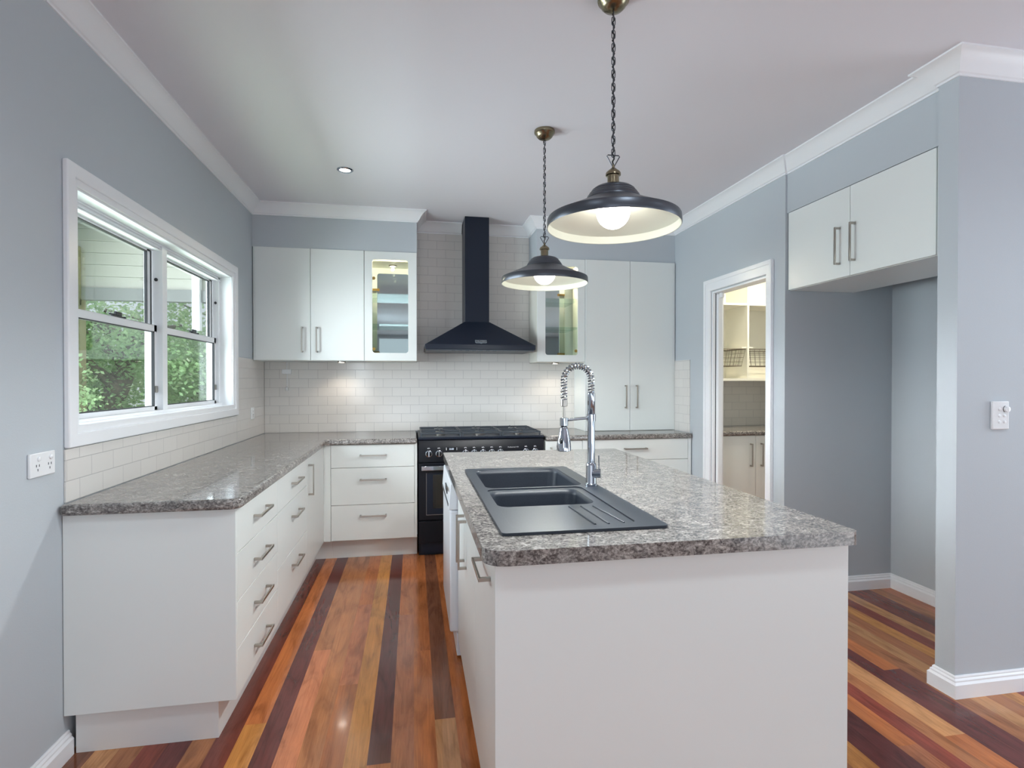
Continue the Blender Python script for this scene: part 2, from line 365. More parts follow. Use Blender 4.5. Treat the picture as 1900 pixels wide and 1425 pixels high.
# ------------------------------------------------------------------ floor boards
def floor():
    rnd = random.Random(7)
    c = dict(plum=(102, 50, 46), plum2=(112, 58, 48), red=(128, 60, 46), orange=(184, 110, 64), gold=(198, 134, 72), tan=(190, 136, 90), brown=(164, 106, 68), pink=(182, 112, 76), dbrown=(134, 84, 60))
    def C(k):
        r = c[k]; f = rnd.uniform(.95, 1.05); return lin(tuple(min(255, v*f) for v in r))
    W = .0815
    spec = {-13: [('brown', 9)], -12: [('red', 9)], -11: [('plum', 9)], -10: [('brown', 9)], -9: [('plum2', 9)], -8: [('gold', 2.271), ('orange', 9)], -7: [('plum', 9)], -6: [('pink', 2.837), ('brown', 9)],
            -5: [('brown', 9)], -4: [('orange', 2.492), ('pink', 3.371), ('orange', 9)], -3: [('gold', 9)], -2: [('orange', 1.955), ('plum', 9)], -1: [('pink', 3.181), ('orange', 9)],
            0: [('orange', 2.743), ('orange', 9)], 1: [('tan', 2.173), ('dbrown', 9)], 2: [('orange', 9)], 3: [('plum', 9)]}
    right = [(1.170, 'orange'), (1.255, 'plum'), (1.338, 'tan'), (1.42, 'brown'), (1.503, 'gold'), (1.595, 'plum'), (1.675, 'plum'), (1.751, 'orange'), (1.836, 'red'), (1.910, 'brown'), (1.975, 'tan'), (2.069, 'plum'), (2.151, 'split'),
             (2.236, 'brown'), (2.318, 'tan'), (2.400, 'brown'), (2.482, 'gold'), (2.560, 'red'), (2.640, 'tan'), (2.720, 'plum2'), (2.802, 'plum2'), (2.884, 'brown')]
    bm = bmesh.new(); lay = bm.loops.layers.float_color.new('board')
    def quad(x0, x1, y0, y1, col):
        f = bm.faces.new([bm.verts.new(p) for p in ((x0, y0, 0), (x1, y0, 0), (x1, y1, 0), (x0, y1, 0))])
        a = rnd.random()
        for l in f.loops: l[lay] = (col[0], col[1], col[2], a)
    def col(x0, x1, segs):
        y = -7.1
        for k, y1 in segs:
            y1 = min(y1, YB); quad(x0, x1, y, y1, C(k)); y = y1
            if y >= YB: break
    def rseg():
        y = -7.1; s = []
        ks = ['plum', 'orange', 'brown', 'tan', 'pink', 'gold', 'red', 'orange', 'brown', 'dbrown']
        while y < YB: y += rnd.uniform(1.2, 3.4); s.append((rnd.choice(ks), y))
        return s
    for i in range(-17, 14):
        x0 = i*W
        col(x0, min(x0+W, right[0][0]), spec.get(i, rseg()))
    for j, (x0, k) in enumerate(right):
        x1 = right[j+1][0] if j+1 < len(right) else 2.966
        if k == 'split': col(x0, x1, [('plum', 2.174), ('orange', 9)])
        elif abs(x0-1.975) < .001: col(x0, x1, [('orange', 1.727), ('tan', 9)])
        elif abs(x0-1.751) < .001: col(x0, x1, [('pink', 1.71), ('orange', 9)])
        else: col(x0, x1, [(k, 9)])
    x = 2.966
    while x < 5.1: col(x, x+W, rseg()); x += W
    for (x0, x1, y0, y1, z0, z1) in ((-1.36, 5.1, -7.1, YB, -.1, -.004),):
        v = [bm.verts.new(p) for p in ((x0, y0, z1), (x1, y0, z1), (x1, y1, z1), (x0, y1, z1))]; bm.faces.new(v)
    me = bpy.data.meshes.new('floor'); bm.to_mesh(me); bm.free(); me.materials.append(M['floor'])
    o = bpy.data.objects.new('floor', me); COL.objects.link(o); tag(o, kind='structure')
floor()

# ------------------------------------------------------------------ tiles (splashbacks)
def tiles(name, boxes, m, label):
    b = MB()
    for x in boxes: b.box(*x)
    return tag(b.build(name, m, smooth=False), label, 'splashback')
TT = 1.513
tiles('tiled_splashback', [(XL+.008, XR-.009, YB-.006, YB-.001, BT, 1.503), (.031, 1.030, YB-.006, YB-.001, 1.503, 2.66)], 'tile_back', 'white subway tile splashback on the back wall behind the cooker and range hood')
tiles('tiled_splashback', [(XL+.001, XL+.006, 2.192, 4.105, BT, 1.100), (XL+.001, XL+.006, 4.107, YB-.001, BT, TT)], 'tile_left', 'white subway tile splashback under and beside the window on the left wall')
tiles('tiled_splashback', [(XR-.006, XR-.001, 4.238, YB-.006, BT, 1.522)], 'tile_left', 'narrow white tile strip on the right wall beside the tall cupboard')

# ------------------------------------------------------------------ cornice and skirting
def cove(z): return [(0, z), (.078, z), (.078, z-.008), (.066, z-.012), (.050, z-.024), (.034, z-.044), (.022, z-.066), (.014, z-.076), (.006, z-.079), (.006, z-.088), (0, z-.088)]
sweep([(XL, -7.0), (XL, 4.517), (.029, 4.517), (.029, YB-.006), (.420, YB-.006)], cove(ZC), 'trim_1', 'trim')['kind'] = 'structure'
sweep([(.634, YB-.006), (1.032, YB-.006), (1.032, 4.517), (XR, 4.517), (XR, YRS), (2.300, YRS), (2.300, YN2), (XN, YN2), (XN, YN), (5.0, YN)], cove(ZC), 'trim_2', 'trim')['kind'] = 'structure'
SK = [(0, 0), (.020, 0), (.020, .058), (.015, .064), (.013, .067), (.013, .073), (.010, .077), (.007, .0795), (.007, .085), (.004, .090), (0, .090)]
sweep([(XL, -7.0), (XL, 2.205)], SK, 'baseboard_left', 'trim')['kind'] = 'structure'
sweep([(XR, 3.148), (XR, YRS), (3.067, YRS), (3.067, YN2), (XN, YN2), (XN, YN), (5.0, YN)], SK, 'baseboard_right', 'trim')['kind'] = 'structure'

# ------------------------------------------------------------------ window
def window():
    w = struct('window_1', (XL, 3.15, WZ0))
    def arch(x0, x1, y0, y1, z0, z1, t):
        return MB().prism([(y0, z0), (y1, z0), (y1, z1), (y0, z1)], 'x', x0, x1, [[(y0+t, z0+t), (y1-t, z0+t), (y1-t, z1-t), (y0+t, z1-t)]])
    b = arch(XL, XL+.020, 2.192, 4.107, 1.104, 2.138, .050); b.build('architrave', 'trim', w, bevel=.005)
    b = arch(XL, XL+.010, 2.240, 4.060, 1.152, 2.092, .030); b.build('architrave_step', 'trim', w, bevel=.004)
    # reveal lining
    y0, y1, z0, z1 = WY0, WY1, WZ0, WZ1
    b = MB().box(XL-.13, XL, y0, y0+.014, z0, z1).box(XL-.13, XL, y1-.014, y1, z0, z1).box(XL-.13, XL, y0+.014, y1-.014, z1-.014, z1).box(XL-.13, XL, y0+.014, y1-.014, z0, z0+.014)
    b.build('reveal', 'trim', w)
    y0 += .014; y1 -= .014; z0 += .014; z1 -= .014
    ym0, ym1 = 3.137, 3.192
    XO = XL-.075
    f = MB()
    f.box(XO-.05, XO, y0, y0+.022, z0, z1).box(XO-.05, XO, y1-.026, y1, z0, z1).box(XO-.05, XO+.01, ym0, ym1, z0, z1)
    f.box(XO-.05, XO+.012, y0, y1, z0, z0+.030).box(XO-.05, XO, y0, y1, z1-.020, z1)
    f.box(XO-.05, XO+.012, y0, y1, z1-.008, z1).box(XO-.05, XO+.006, y0, y1, z1-.032, z1-.026).box(XO-.05, XO+.02, y0, y1, z0, z0+.018)
    f.build('frame', 'trim', w, bevel=.0015)
    MB().box(XO-.078, XO-.05, ym0+.004, ym1, z0, z1).box(XO-.078, XO-.05, y1-.026, y1+.02, z0, z1).box(XO-.078, XO-.05, y0-.02, y0+.02, z0, z1).build('outer_jamb', 'trim', w)
    for (a, c) in ((y0+.022, ym0), (ym1, y1-.026)):
        # outer (upper) sash and inner (lower) sash
        xu, xl = XO-.040, XO-.018
        s = MB(); t = .030
        zs0, zs1 = 1.604, z1-.020
        s.box(xu-.016, xu, a, a+t, zs0, zs1).box(xu-.016, xu, c-t-.022, c-.022, zs0, zs1).box(xu-.016, xu, a, c-.022, zs1-.022, zs1).box(xu-.016, xu, a, c-.022, zs0, zs0+.026)
        so = s.build('upper_sash', 'trim', w, bevel=.001)
        MB().box(xu-.010, xu-.006, a+t, c-t-.022, zs0+.026, zs1-.022).build('pane', 'glass', so)
        g = MB().box(xu-.012, xu+.001, c-t-.028, c-t-.022, zs0+.026, zs1-.022).box(xu-.012, xu+.001, a+t, c-t-.022, zs1-.027, zs1-.022); g.build('seal', 'rubber', so)
        MB().box(XO-.047, XO-.040, c-.021, c-.003, zs0+.03, zs1).build('side_track', 'rubber', w)
        s = MB(); zl0, zl1 = z0+.030, 1.634
        s.box(xl-.016, xl, a, a+t, zl0, zl1).box(xl-.016, xl, c-t, c, zl0, zl1).box(xl-.016, xl, a, c, zl1-.034, zl1).box(xl-.016, xl, a, c, zl0, zl0+.020)
        so = s.build('lower_sash', 'trim', w, bevel=.001)
        MB().box(xl-.010, xl-.006, a+t, c-t, zl0+.020, zl1-.034).build('pane', 'glass', so)
        g = MB().box(xl-.012, xl+.001, c-t-.006, c-t, zl0+.020, zl1-.034).box(xl-.012, xl+.001, a+t, c-t, zl1-.039, zl1-.034).box(xl-.012, xl+.001, a+t, c-t, zl0+.02, zl0+.024); g.build('seal', 'rubber', so)
        ymid = a+(c-a)*.56
        l = MB(); l.box(xl-.016, xl, ymid-.045, ymid+.045, zl1, zl1+.008).box(xl-.014, xl-.002, ymid-.022, ymid+.03, zl1+.008, zl1+.026).box(xl-.012, xl-.003, ymid-.07, ymid-.02, zl1+.006, zl1+.014).box(xl-.014, xl, ymid+.05, ymid+.062, zl1, zl1+.01)
        l.build('latch', 'rubber', so, bevel=.002)
        MB().box(xl, xl+.008, c-t+.004, c-.006, zl0+.09, zl0+.125).build('lift_tab', 'nickel', so, bevel=.002)
        l = MB().lathe([(.003, 0), (.009, .004), (.009, .012), (.004, .016)], (XO-.024, c-.012, 1.872), 10, 'x', True, True); l.build('track_stop', 'rubber', w)
window()

# ------------------------------------------------------------------ pantry doorway
def doorway():
    d = struct('door_1', (XR, 3.55, 0))
    zt = 2.130
    def archv(x0, x1, a0, a1, b0, b1, top, tin):
        return MB().prism([(a0, 0), (b0, 0), (b0, tin), (b1, tin), (b1, 0), (a1, 0), (a1, top), (a0, top)], 'x', x0, x1)
    archv(XR-.018, XR, 3.160, 3.992, 3.222, 3.905, zt, 2.042).build('architrave', 'trim', d, bevel=.004)
    archv(XR-.024, XR-.018, 3.160, 3.992, 3.182, 3.962, zt, 2.100).build('architrave_step', 'trim', d, bevel=.003)
    b = MB().box(XR, XR+.09, DY1-.012, DY1, 0, DZ).box(XR, XR+.09, DY0, DY0+.012, 0, DZ).box(XR, XR+.09, DY0+.012, DY1-.012, DZ-.012, DZ)
    b.build('jamb', 'trim', d)
    b = MB().box(XR+.020, XR+.026, DY1-.0135, DY1-.012, 0, DZ-.012); b.build('pocket_gap', 'dark_slot', d)
    b = MB().box(XR+.030, XR+.066, DY1-.040, DY1-.012, .01, DZ-.02); b.build('sliding_door', 'trim', d, bevel=.002)
    b = MB().box(XR+.036, XR+.058, DY1-.075, DY1-.040, DZ-.05, DZ-.013); b.build('track_bracket', 'plastic', d, bevel=.003)
doorway()

# ------------------------------------------------------------------ cabinets
def handle(parent, c, d, n, L=.195, m='nickel'):
    """square D pull: c centre on the surface, d run direction, n outward."""
    c, d, n = Vector(c), Vector(d), Vector(n); u = d.cross(n); b = MB()
    def bb(p, hd, hn, hu):
        a = p-d*hd-n*hn-u*hu; e = p+d*hd+n*hn+u*hu; b.box(a.x, e.x, a.y, e.y, a.z, e.z)
    bb(c+n*.031, L/2, .0035, .0055)
    for s in (-1, 1): bb(c+d*s*(L/2-.0055)+n*.0148, .0055, .0148, .0055)
    return b.build('handle', m, parent, bevel=.0012)
def front(name, parent, x0, x1, y0, y1, z0, z1, gap=.0016, m='cab'):
    """door or drawer front; the thin axis keeps its size, the others are shrunk by the gap."""
    w = [x1-x0, y1-y0, z1-z0]; t = w.index(min(w)); g = [gap]*3; g[t] = 0
    return MB().box(x0+g[0], x1-g[0], y0+g[1], y1-g[1], z0+g[2], z1-g[2]).build(name, m, parent, bevel=.0012)
XD = -.6535; T = .018
# -- left run, three units
YP = 2.179
u = thing('drawer_cabinet', (-.93, 2.5, 0), 'white four-drawer base cabinet nearest the camera on the left, with plain end panel', 'cabinet', 'base drawer cabinets')
MB().box(XL+.002, XD, YP, YP+.016, KT, BB).build('end_panel', 'cab', u, bevel=.001)
MB().box(XL+.002, XD-T-.001, YP+.016, 2.812, KT, BB).build('carcass', 'cab', u)
MB().box(XL+.024, -.7247, 2.209, 2.812, 0, KT).build('kickboard', 'kick', u)
zs = [KT, .333, .513, .695, BB-.002]
for a, b_, hz in zip(zs[:-1], zs[1:], (.243, .423, .604, .785)):
    dr = front('drawer', u, XD-T, XD, YP+.016, 2.812, a, b_); handle(dr, (XD, 2.508, hz), (0, 1, 0), (1, 0, 0))
u = thing('drawer_cabinet', (-.93, 3.15, 0), 'white three-drawer base cabinet in the middle of the left run below the window', 'cabinet', 'base drawer cabinets')
MB().box(XL+.002, XD-T-.001, 2.812, 3.555, KT, BB).build('carcass', 'cab', u)
MB().box(XL+.024, -.7247, 2.812, 3.555, 0, KT).build('kickboard', 'kick', u)
for a, b_, hz in ((KT, .42, .340), (.42, .697, .606), (.697, BB-.002, .787)):
    dr = front('drawer', u, XD-T, XD, 2.812, 3.555, a, b_); handle(dr, (XD, 3.22, hz), (0, 1, 0), (1, 0, 0))
u = thing('corner_cabinet', (-.93, 4.2, 0), 'white corner base cabinet with one narrow door and tall pull, in the back left corner', 'cabinet')
MB().box(XL+.002, XD-T-.001, 3.555, YB-.002, KT, BB).box(XD-T-.001, -.6045, 4.2055+T, YB-.002, KT, BB).build('carcass', 'cab', u)
MB().box(XL+.024, -.7247, 3.555, 4.31, 0, KT).box(-.7247, -.6045, 4.2953, 4.31, 0, KT).build('kickboard', 'kick', u)
dr = front('door', u, XD-T, XD, 3.555, 4.200, KT, BB-.002); handle(dr, (XD, 3.612, .72), (0, 0, 1), (1, 0, 0))
MB().box(XD-T, -.6045, 4.2055, 4.2055+T, KT, BB-.002).build('filler_panel', 'cab', u)
YF = 4.2055
u = thing('drawer_cabinet', (-.29, 4.5, 0), 'white three-drawer base cabinet directly left of the black cooker', 'cabinet', 'base drawer cabinets')
MB().box(-.6035, .0263, YF+T+.001, YB-.002, KT, BB).box(.0103, .0263, YF+.002, YF+T+.001, KT, BB).build('carcass', 'cab', u)
MB().box(-.6035, .0263, 4.2953, 4.312, 0, KT).build('kickboard', 'kick', u)
for a, b_, hz in ((KT, .418, .337), (.418, .696, .606), (.696, BB-.002, .788)):
    dr = front('drawer', u, -.6035, .0095, YF, YF+T, a, b_); handle(dr, (-.297, YF, hz), (1, 0, 0), (0, -1, 0))
# -- right of the cooker
u = thing('base_cabinet', (1.18, 4.5, 0), 'narrow white base cabinet directly right of the black cooker', 'cabinet')
MB().box(1.030, 1.335, YF+T+.001, YB-.002, KT, BB).build('carcass', 'cab', u)
MB().box(1.030, 1.335, 4.2953, 4.312, 0, KT).build('kickboard', 'kick', u)
dr = front('door', u, 1.030, 1.335, YF, YF+T, KT, BB-.002); handle(dr, (1.075, YF, .72), (0, 0, 1), (0, -1, 0))
u = thing('drawer_cabinet', (1.8, 4.5, 0), 'wide white drawer cabinet under the tall cupboard by the right wall', 'cabinet', 'base drawer cabinets')
MB().box(1.335, XR-.008, YF+T+.001, YB-.008, KT, BB).box(2.252, XR-.008, YF+.001, YF+T+.001, KT, BB).build('carcass', 'cab', u)
MB().box(1.335, XR-.022, 4.2953, 4.312, 0, KT).build('kickboard', 'kick', u)
for a, b_, hz in ((KT, .418, .337), (.418, .697, .606), (.697, BB-.002, .792)):
    dr = front('drawer', u, 1.335, 2.251, YF, YF+T, a, b_); handle(dr, (1.785, YF, hz), (1, 0, 0), (0, -1, 0))

# -- benchtops
YE = 4.183
def bench(name, pts, radii, label, holes=(), seg=7, z0=BB, z1=BT):
    b = MB().prism(fillet(pts, radii, seg), 'z', z0, z1, holes)
    o = b.build(name, 'stone', bevel=.013, bseg=4, ang=50); return tag(o, label, 'benchtop', 'stone laminate benchtops')
g = .0065
bench('benchtop', [(XL+g, 2.152), (-.629, 2.152), (-.629, YE), (.0263, YE), (.0263, YB-g), (XL+g, YB-g)], [.012, .045, .03, 0, 0, 0], 'L-shaped speckled grey-brown benchtop under the window, running to the cooker')
bench('benchtop', [(1.030, YE), (XR-g, YE), (XR-g, YB-g), (1.030, YB-g)], [0, .02, 0, 0], 'short speckled grey-brown benchtop between the cooker and the right wall, beneath the tall cupboard')

# -- wall cabinets on the back wall
YU, ZU0, ZU1 = 4.5087, 1.5053, 2.3866
def wallcab(name, x0, x1, y0, y1, z0, z1, label, splits, hand, hz, group=None, dx0=None, dx1=None):
    u = thing(name, ((x0+x1)/2, y1, z0), label, 'cabinet', group)
    MB().box(x0, x1, y0+T+.001, y1, z0, z1).build('carcass', 'cab', u)
    xs = [dx0 if dx0 is not None else x0]+splits+[dx1 if dx1 is not None else x1]
    if dx0 is not None: MB().box(x0, dx0, y0+.004, y0+T+.001, z0, z1).build('filler_panel', 'cab', u)
    if dx1 is not None: MB().box(dx1, x1, y0+.004, y0+T+.001, z0, z1).build('filler_panel', 'cab', u)
    for a, b_, hx in zip(xs[:-1], xs[1:], hand):
        dr = front('door', u, a, b_, y0, y0+T, z0, z1); handle(dr, (hx, y0, hz), (0, 0, 1), (0, -1, 0), .2)
    return u
wallcab('wall_cabinet', XL+.007, -.3868, YU, YB-.008, ZU0, ZU1, 'white two-door wall cabinet in the back left corner', [-.7965], (-.857, -.748), 1.668, 'overhead cabinets', dx0=-1.2076)
wallcab('tall_cupboard', 1.4545, XR-.008, 4.4964, YB-.008, BT+.001, ZU1, 'tall white two-door cupboard standing on the benchtop in the back right corner', [1.8589], (1.816, 1.917), 1.207, dx0=1.4624, dx1=2.2628)

def glasscab(x0, x1, label, gx0, gx1, gz0, gz1, hinge_side):
    u = thing('glass_cabinet', ((x0+x1)/2, YB-.01, ZU0), label, 'cabinet', 'glass-door display cabinets')
    t = .016; y0, y1 = YU+T+.001, YB-.008
    c = MB().box(x0, x0+t, y0, y1, ZU0, ZU1).box(x1-t, x1, y0, y1, ZU0, ZU1).box(x0+t, x1-t, y0, y1, ZU0, ZU0+t).box(x0+t, x1-t, y0, y1, ZU1-t, ZU1).box(x0+t, x1-t, y1-.006, y1, ZU0+t, ZU1-t)
    c.build('carcass', 'cab_in', u)
    MB().box(x0+t, x1-t, y1-.010, y1-.006, ZU0+t, ZU1-t).build('mirror_back', 'mirror', u)
    for z in (1.806, 2.052): MB().box(x0+t, x1-t, y0+.03, y1-.012, z-.003, z+.003).build('glass_shelf', 'shelf_glass', u)
    d = MB().prism([(x0+.0016, ZU0+.0016), (x1-.0016, ZU0+.0016), (x1-.0016, ZU1-.0016), (x0+.0016, ZU1-.0016)], 'y', YU, YU+T, [rrect(gx0, gx1, gz0, gz1, .022, 5)])
    do = d.build('door', 'cab', u, bevel=.0015)
    MB().box(gx0-.006, gx1+.006, YU+.010, YU+.014, gz0-.006, gz1+.006).build('glass_pane', 'cab_glass', do)
    hx = gx0+.010 if hinge_side < 0 else gx1-.010
    xw = x0+t if hinge_side < 0 else x1-t
    for z in (1.602, 2.172):
        h = MB().lathe([(.013, 0), (.013, .006)], (hx, YU+T, z), 14, 'y', True, True).box(min(hx, xw), max(hx, xw), YU+T+.004, YU+T+.016, z-.009, z+.009); h.build('hinge', 'hinge', do)
    xm = (x0+x1)/2; ym = 4.66; zt = ZU1-t
    p = thing('cabinet_light', (xm, ym, zt), 'small lit round light under the top of the %s glass cabinet' % ('left' if hinge_side < 0 and x0 < 0 else 'right'), 'light', 'cabinet lights')
    MB().lathe([(.034, 0), (.034, -.008), (.026, -.010)], (xm, ym, zt), 24, 'z', True).build('rim', 'nickel', p)
    MB().lathe([(.026, -.0095), (.001, -.0105)], (xm, ym, zt), 24, 'z', False, True).build('lens', 'led', p)
    s = lamp('cabinet_beam', 'POINT', (xm, ym, zt-.035), 11, (1, .85, .58), shadow_soft_size=.012)
    return u
glasscab(-.3863, .0291, 'white glass-door cabinet with lit shelves left of the range hood', -.3235, -.0405, 1.5705, 2.322, -1)
glasscab(1.032, 1.4535, 'white glass-door cabinet with lit shelves right of the range hood, partly behind the smaller pendant', 1.104, 1.390, 1.5655, 2.322, 1)
def puck(x, y, label):
    p = thing('cabinet_light', (x, y, ZU0), label, 'light', 'cabinet lights')
    MB().lathe([(.034, 0), (.034, -.010), (.026, -.012)], (x, y, ZU0), 24, 'z', True).build('rim', 'nickel', p)
    MB().lathe([(.026, -.0115), (.001, -.0125)], (x, y, ZU0), 24, 'z', False, True).build('lens', 'led', p)
    lamp('puck_beam', 'SPOT', (x, y, ZU0-.018), 4.2, (1, .88, .74), spot_size=radians(140), spot_blend=.7, shadow_soft_size=.03)
puck(-.578, 4.64, 'small round light under the two-door wall cabinet, lighting the tiles')
puck(1.225, 4.64, 'small round light under the right glass cabinet, behind the tap')

# lamp lead hanging under the left wall cabinet
p = thing('power_lead', (-1.042, YB-.01, 1.25), 'white lead hanging on the tiles below the left wall cabinet', 'cord')
MB().box(-1.080, -1.005, YB-.018, YB-.006, 1.402, 1.440).build('socket_plate', 'plastic', p, bevel=.002)
MB().tube([(-1.042, YB-.012, 1.50), (-1.042, YB-.012, 1.44)], .004, 8).tube([(-1.040, YB-.012, 1.402), (-1.040, YB-.012, 1.29)], .0035, 8).build('cord', 'plastic', p)
MB().lathe([(.009, 0), (.012, .004), (.012, .026), (.006, .032)], (-1.040, YB-.018, 1.262), 14, 'z', True, True).build('plug', 'plastic', p)

# ------------------------------------------------------------------ range hood
def hood():
    u = thing('range_hood', (.53, YB-.01, 1.593), 'black range hood with tapered canopy and square chimney above the cooker', 'range hood')
    x0, x1, y0, y1 = .091, .980, 4.340, YB-.007
    MB().box(x0, x1, y0, y1, 1.596, 1.636).build('canopy_rim', 'black_steel', u, bevel=.002)
    cx0, cx1, cy0 = .425, .629, 4.560
    c = MB().loft([[(x0+.004, y0+.004, 1.636), (x1-.004, y0+.004, 1.636), (x1-.004, y1, 1.636), (x0+.004, y1, 1.636)], [(cx0-.004, cy0-.004, 1.838), (cx1+.004, cy0-.004, 1.838), (cx1+.004, y1, 1.838), (cx0-.004, y1, 1.838)]], True, True, True)
    c.build('canopy', 'black_steel', u, bevel=.002)
    MB().box(cx0, cx1, cy0, y1, 1.838, ZC-.001).build('chimney', 'black_steel', u, bevel=.002)
    MB().box(x0+.01, x1-.01, y0+.012, y1, 1.586, 1.596).build('filter_tray', 'iron', u)
    for i in range(7): MB().box(.30+i*.055, .33+i*.055, y0+.02, y0+.03, 1.5835, 1.586).build('button', 'iron', u)
    # badge on the sloping front
    n = Vector((0, -(1.838-1.636), (cy0-y0))).normalized(); ctr = Vector((.536, 0, 0))
    z = 1.660; y = y0+.004+(z-1.636)/(1.838-1.636)*(cy0-y0-.008); q = Vector((.536, y, z)); up = Vector((0, n.z, -n.y)) * 1.0
    up = Vector((0, (cy0-y0), (1.838-1.636))).normalized()
    def P(a, h, o): return q+Vector((a, 0, 0))+up*h+n*o
    prof = [(-.046, .018), (-.046, -.014), (-.040, -.019), (-.012, -.019), (0, -.026), (.012, -.019), (.040, -.019), (.046, -.014), (.046, .018)]
    b = MB(); b.loft([[P(a, h, .0) for a, h in prof], [P(a, h, .003) for a, h in prof]], True, True, True); bo = b.build('badge', 'badge', u)
    inn = [(-.041, .013), (-.041, -.012), (.041, -.012), (.041, .013)]
    b = MB(); b.loft([[P(a, h, .0025) for a, h in inn], [P(a, h, .0034) for a, h in inn]], True, True, True); b.build('badge_field', 'black_steel', bo)
    text('badge_lettering', 'FALCON', .019, P(0, 0, .0037), (math.atan2(up.z, up.y), 0, 0), 'white_mark', bo)
hood()

# ------------------------------------------------------------------ cooker
def cooker():
    u = thing('cooker', (.527, 4.5, 0), 'black freestanding range cooker with gas hob and two ovens', 'cooker')
    x0, x1, yf, yb = .036, 1.018, 4.205, YB-.012
    MB().box(x0, x1, yf+.03, yb, .10, .895).build('body', 'black_steel', u, bevel=.002)
    MB().box(x0+.004, x1-.004, yf+.055, yb-.05, 0, .10).build('plinth', 'black_steel', u)
    cp = MB().prism([(yf+.002, .722), (yf-.004, .880), (yf+.006, .893), (yf+.04, .893), (yf+.04, .722)], 'x', x0+.002, x1-.002).build('control_panel', 'black_gloss', u, bevel=.002)
    def knob(x, z):
        k = MB().lathe([(.026, 0), (.026, -.004), (.022, -.006)], (x, yf-.002, z), 28, 'y', True, True).build('knob', 'chrome', cp)
        MB().lathe([(.0205, -.0055), (.0195, -.013), (.018, -.014)], (x, yf-.002, z), 24, 'y', False, True).build('knob_face', 'black_gloss', k)
        MB().box(x-.0055, x+.0055, yf-.030, yf-.0155, z-.021, z+.021).build('knob_grip', 'chrome', k, bevel=.002)
    kx = [.115, .192, .396, .463, .532, .600, .669, .872, .946]
    for x in kx: knob(x, .787)
    for x in kx:
        b = MB().lathe([(.004, 0), (.004, -.0008)], (x-.007, yf-.0035, .829), 10, 'y', True, True).box(x-.001, x+.004, yf-.0045, yf-.0035, .826, .834).box(x+.006, x+.009, yf-.0045, yf-.0035, .8255, .829)
        b.build('marking', 'white_mark', cp)
    for x in (.248, .328): MB().box(x-.002, x+.002, yf-.0042, yf-.0030, .812, .832).build('marking', 'white_mark', cp)
    MB().box(.258, .318, yf-.0036, yf-.002, .806, .836).build('display', 'black_gloss', cp)
    text('clock_digits', '0:00', .020, (.288, yf-.0046, .820), (pi/2, 0, 0), 'display', cp)
    text('lettering', 'Professional +FX', .0125, (.770, yf-.0046, .826), (pi/2, 0, 0), 'white_mark', cp)
    # oven doors
    for (a, c) in ((x0+.003, .524), (.530, x1-.003)):
        d = MB().box(a, c, yf-.006, yf+.029, .282, .716).build('oven_door', 'black_gloss', u, bevel=.003)
        MB().box(a+.055, c-.055, yf-.0075, yf-.005, .320, .640).build('window_surround', 'black_steel', d)
        MB().box(a+.056, c-.056, yf-.0080, yf-.0074, .3195, .3225).box(a+.056, a+.058, yf-.0080, yf-.0074, .32, .64).build('window_trim', 'nickel', d)
        MB().box(a+.106, c-.106, yf-.0088, yf-.0070, .370, .628).build('oven_window', 'oven_glass', d)
        h = MB().box(a+.020, c-.020, yf-.052, yf-.040, .666, .700)
        for xx in (a+.04, c-.04): h.box(xx-.01, xx+.01, yf-.042, yf-.005, .672, .694)
        h.build('door_handle', 'chrome', d, bevel=.003)
    MB().box(x0+.003, x1-.003, yf-.004, yf+.029, .105, .272).build('storage_drawer', 'black_gloss', u, bevel=.003)
    MB().box(x0+.02, x1-.02, yf+.02, yf+.05, .025, .10).build('toe_panel', 'black_steel', u)
    hob = MB().box(x0, x1, yf-.002, yb, .895, .914).build('hob', 'black_steel', u, bevel=.003)
    MB().box(x0+.02, x1-.02, yf+.015, yf+.02, .914, .9155).build('hob_trim', 'chrome', hob)
    # burners and pan supports: three gratings, six burners
    gw = (x1-x0-.03)/3
    for i in range(3):
        gx0 = x0+.015+i*gw; gx1 = gx0+gw-.004; gy0, gy1 = yf+.035, yb-.04; zt = .945
        g = MB(); w = .005
        for yy in (gy0, gy1): g.box(gx0, gx1, yy-w, yy+w, zt-.012, zt)
        for xx in (gx0+w, gx1-w): g.box(xx-w, xx+w, gy0, gy1, zt-.012, zt)
        ym = (gy0+gy1)/2; g.box(gx0, gx1, ym-w, ym+w, zt-.012, zt)
        xm = (gx0+gx1)/2
        for cy in ((gy0+ym)/2, (gy1+ym)/2):
            for dx in (-1, 1): g.box(xm+dx*.035, xm+dx*(gw/2-.006), cy-.004, cy+.004, zt-.010, zt+.004)
            for dy in (-1, 1): g.box(xm-.004, xm+.004, cy+dy*.035, cy+dy*((gy1-gy0)/4), zt-.010, zt+.004)
        for xx in (gx0+.008, gx1-.008):
            for yy in (gy0, gy1): g.box(xx-.006, xx+.006, yy-.006, yy+.006, .914, zt-.01)
        g.build('pan_support', 'iron', u, bevel=.001)
        for cy in ((gy0+ym)/2, (gy1+ym)/2):
            r = .048 if i == 1 else .04
            bo = MB().lathe([(r, .914), (r, .926), (r-.004, .929)], (xm, cy, 0), 24, 'z', False, True).build('burner', 'nickel', hob)
            MB().lathe([(r-.008, .929), (r-.008, .936), (r-.014, .939)], (xm, cy, 0), 24, 'z', True, True).build('burner_cap', 'iron', bo)
cooker()

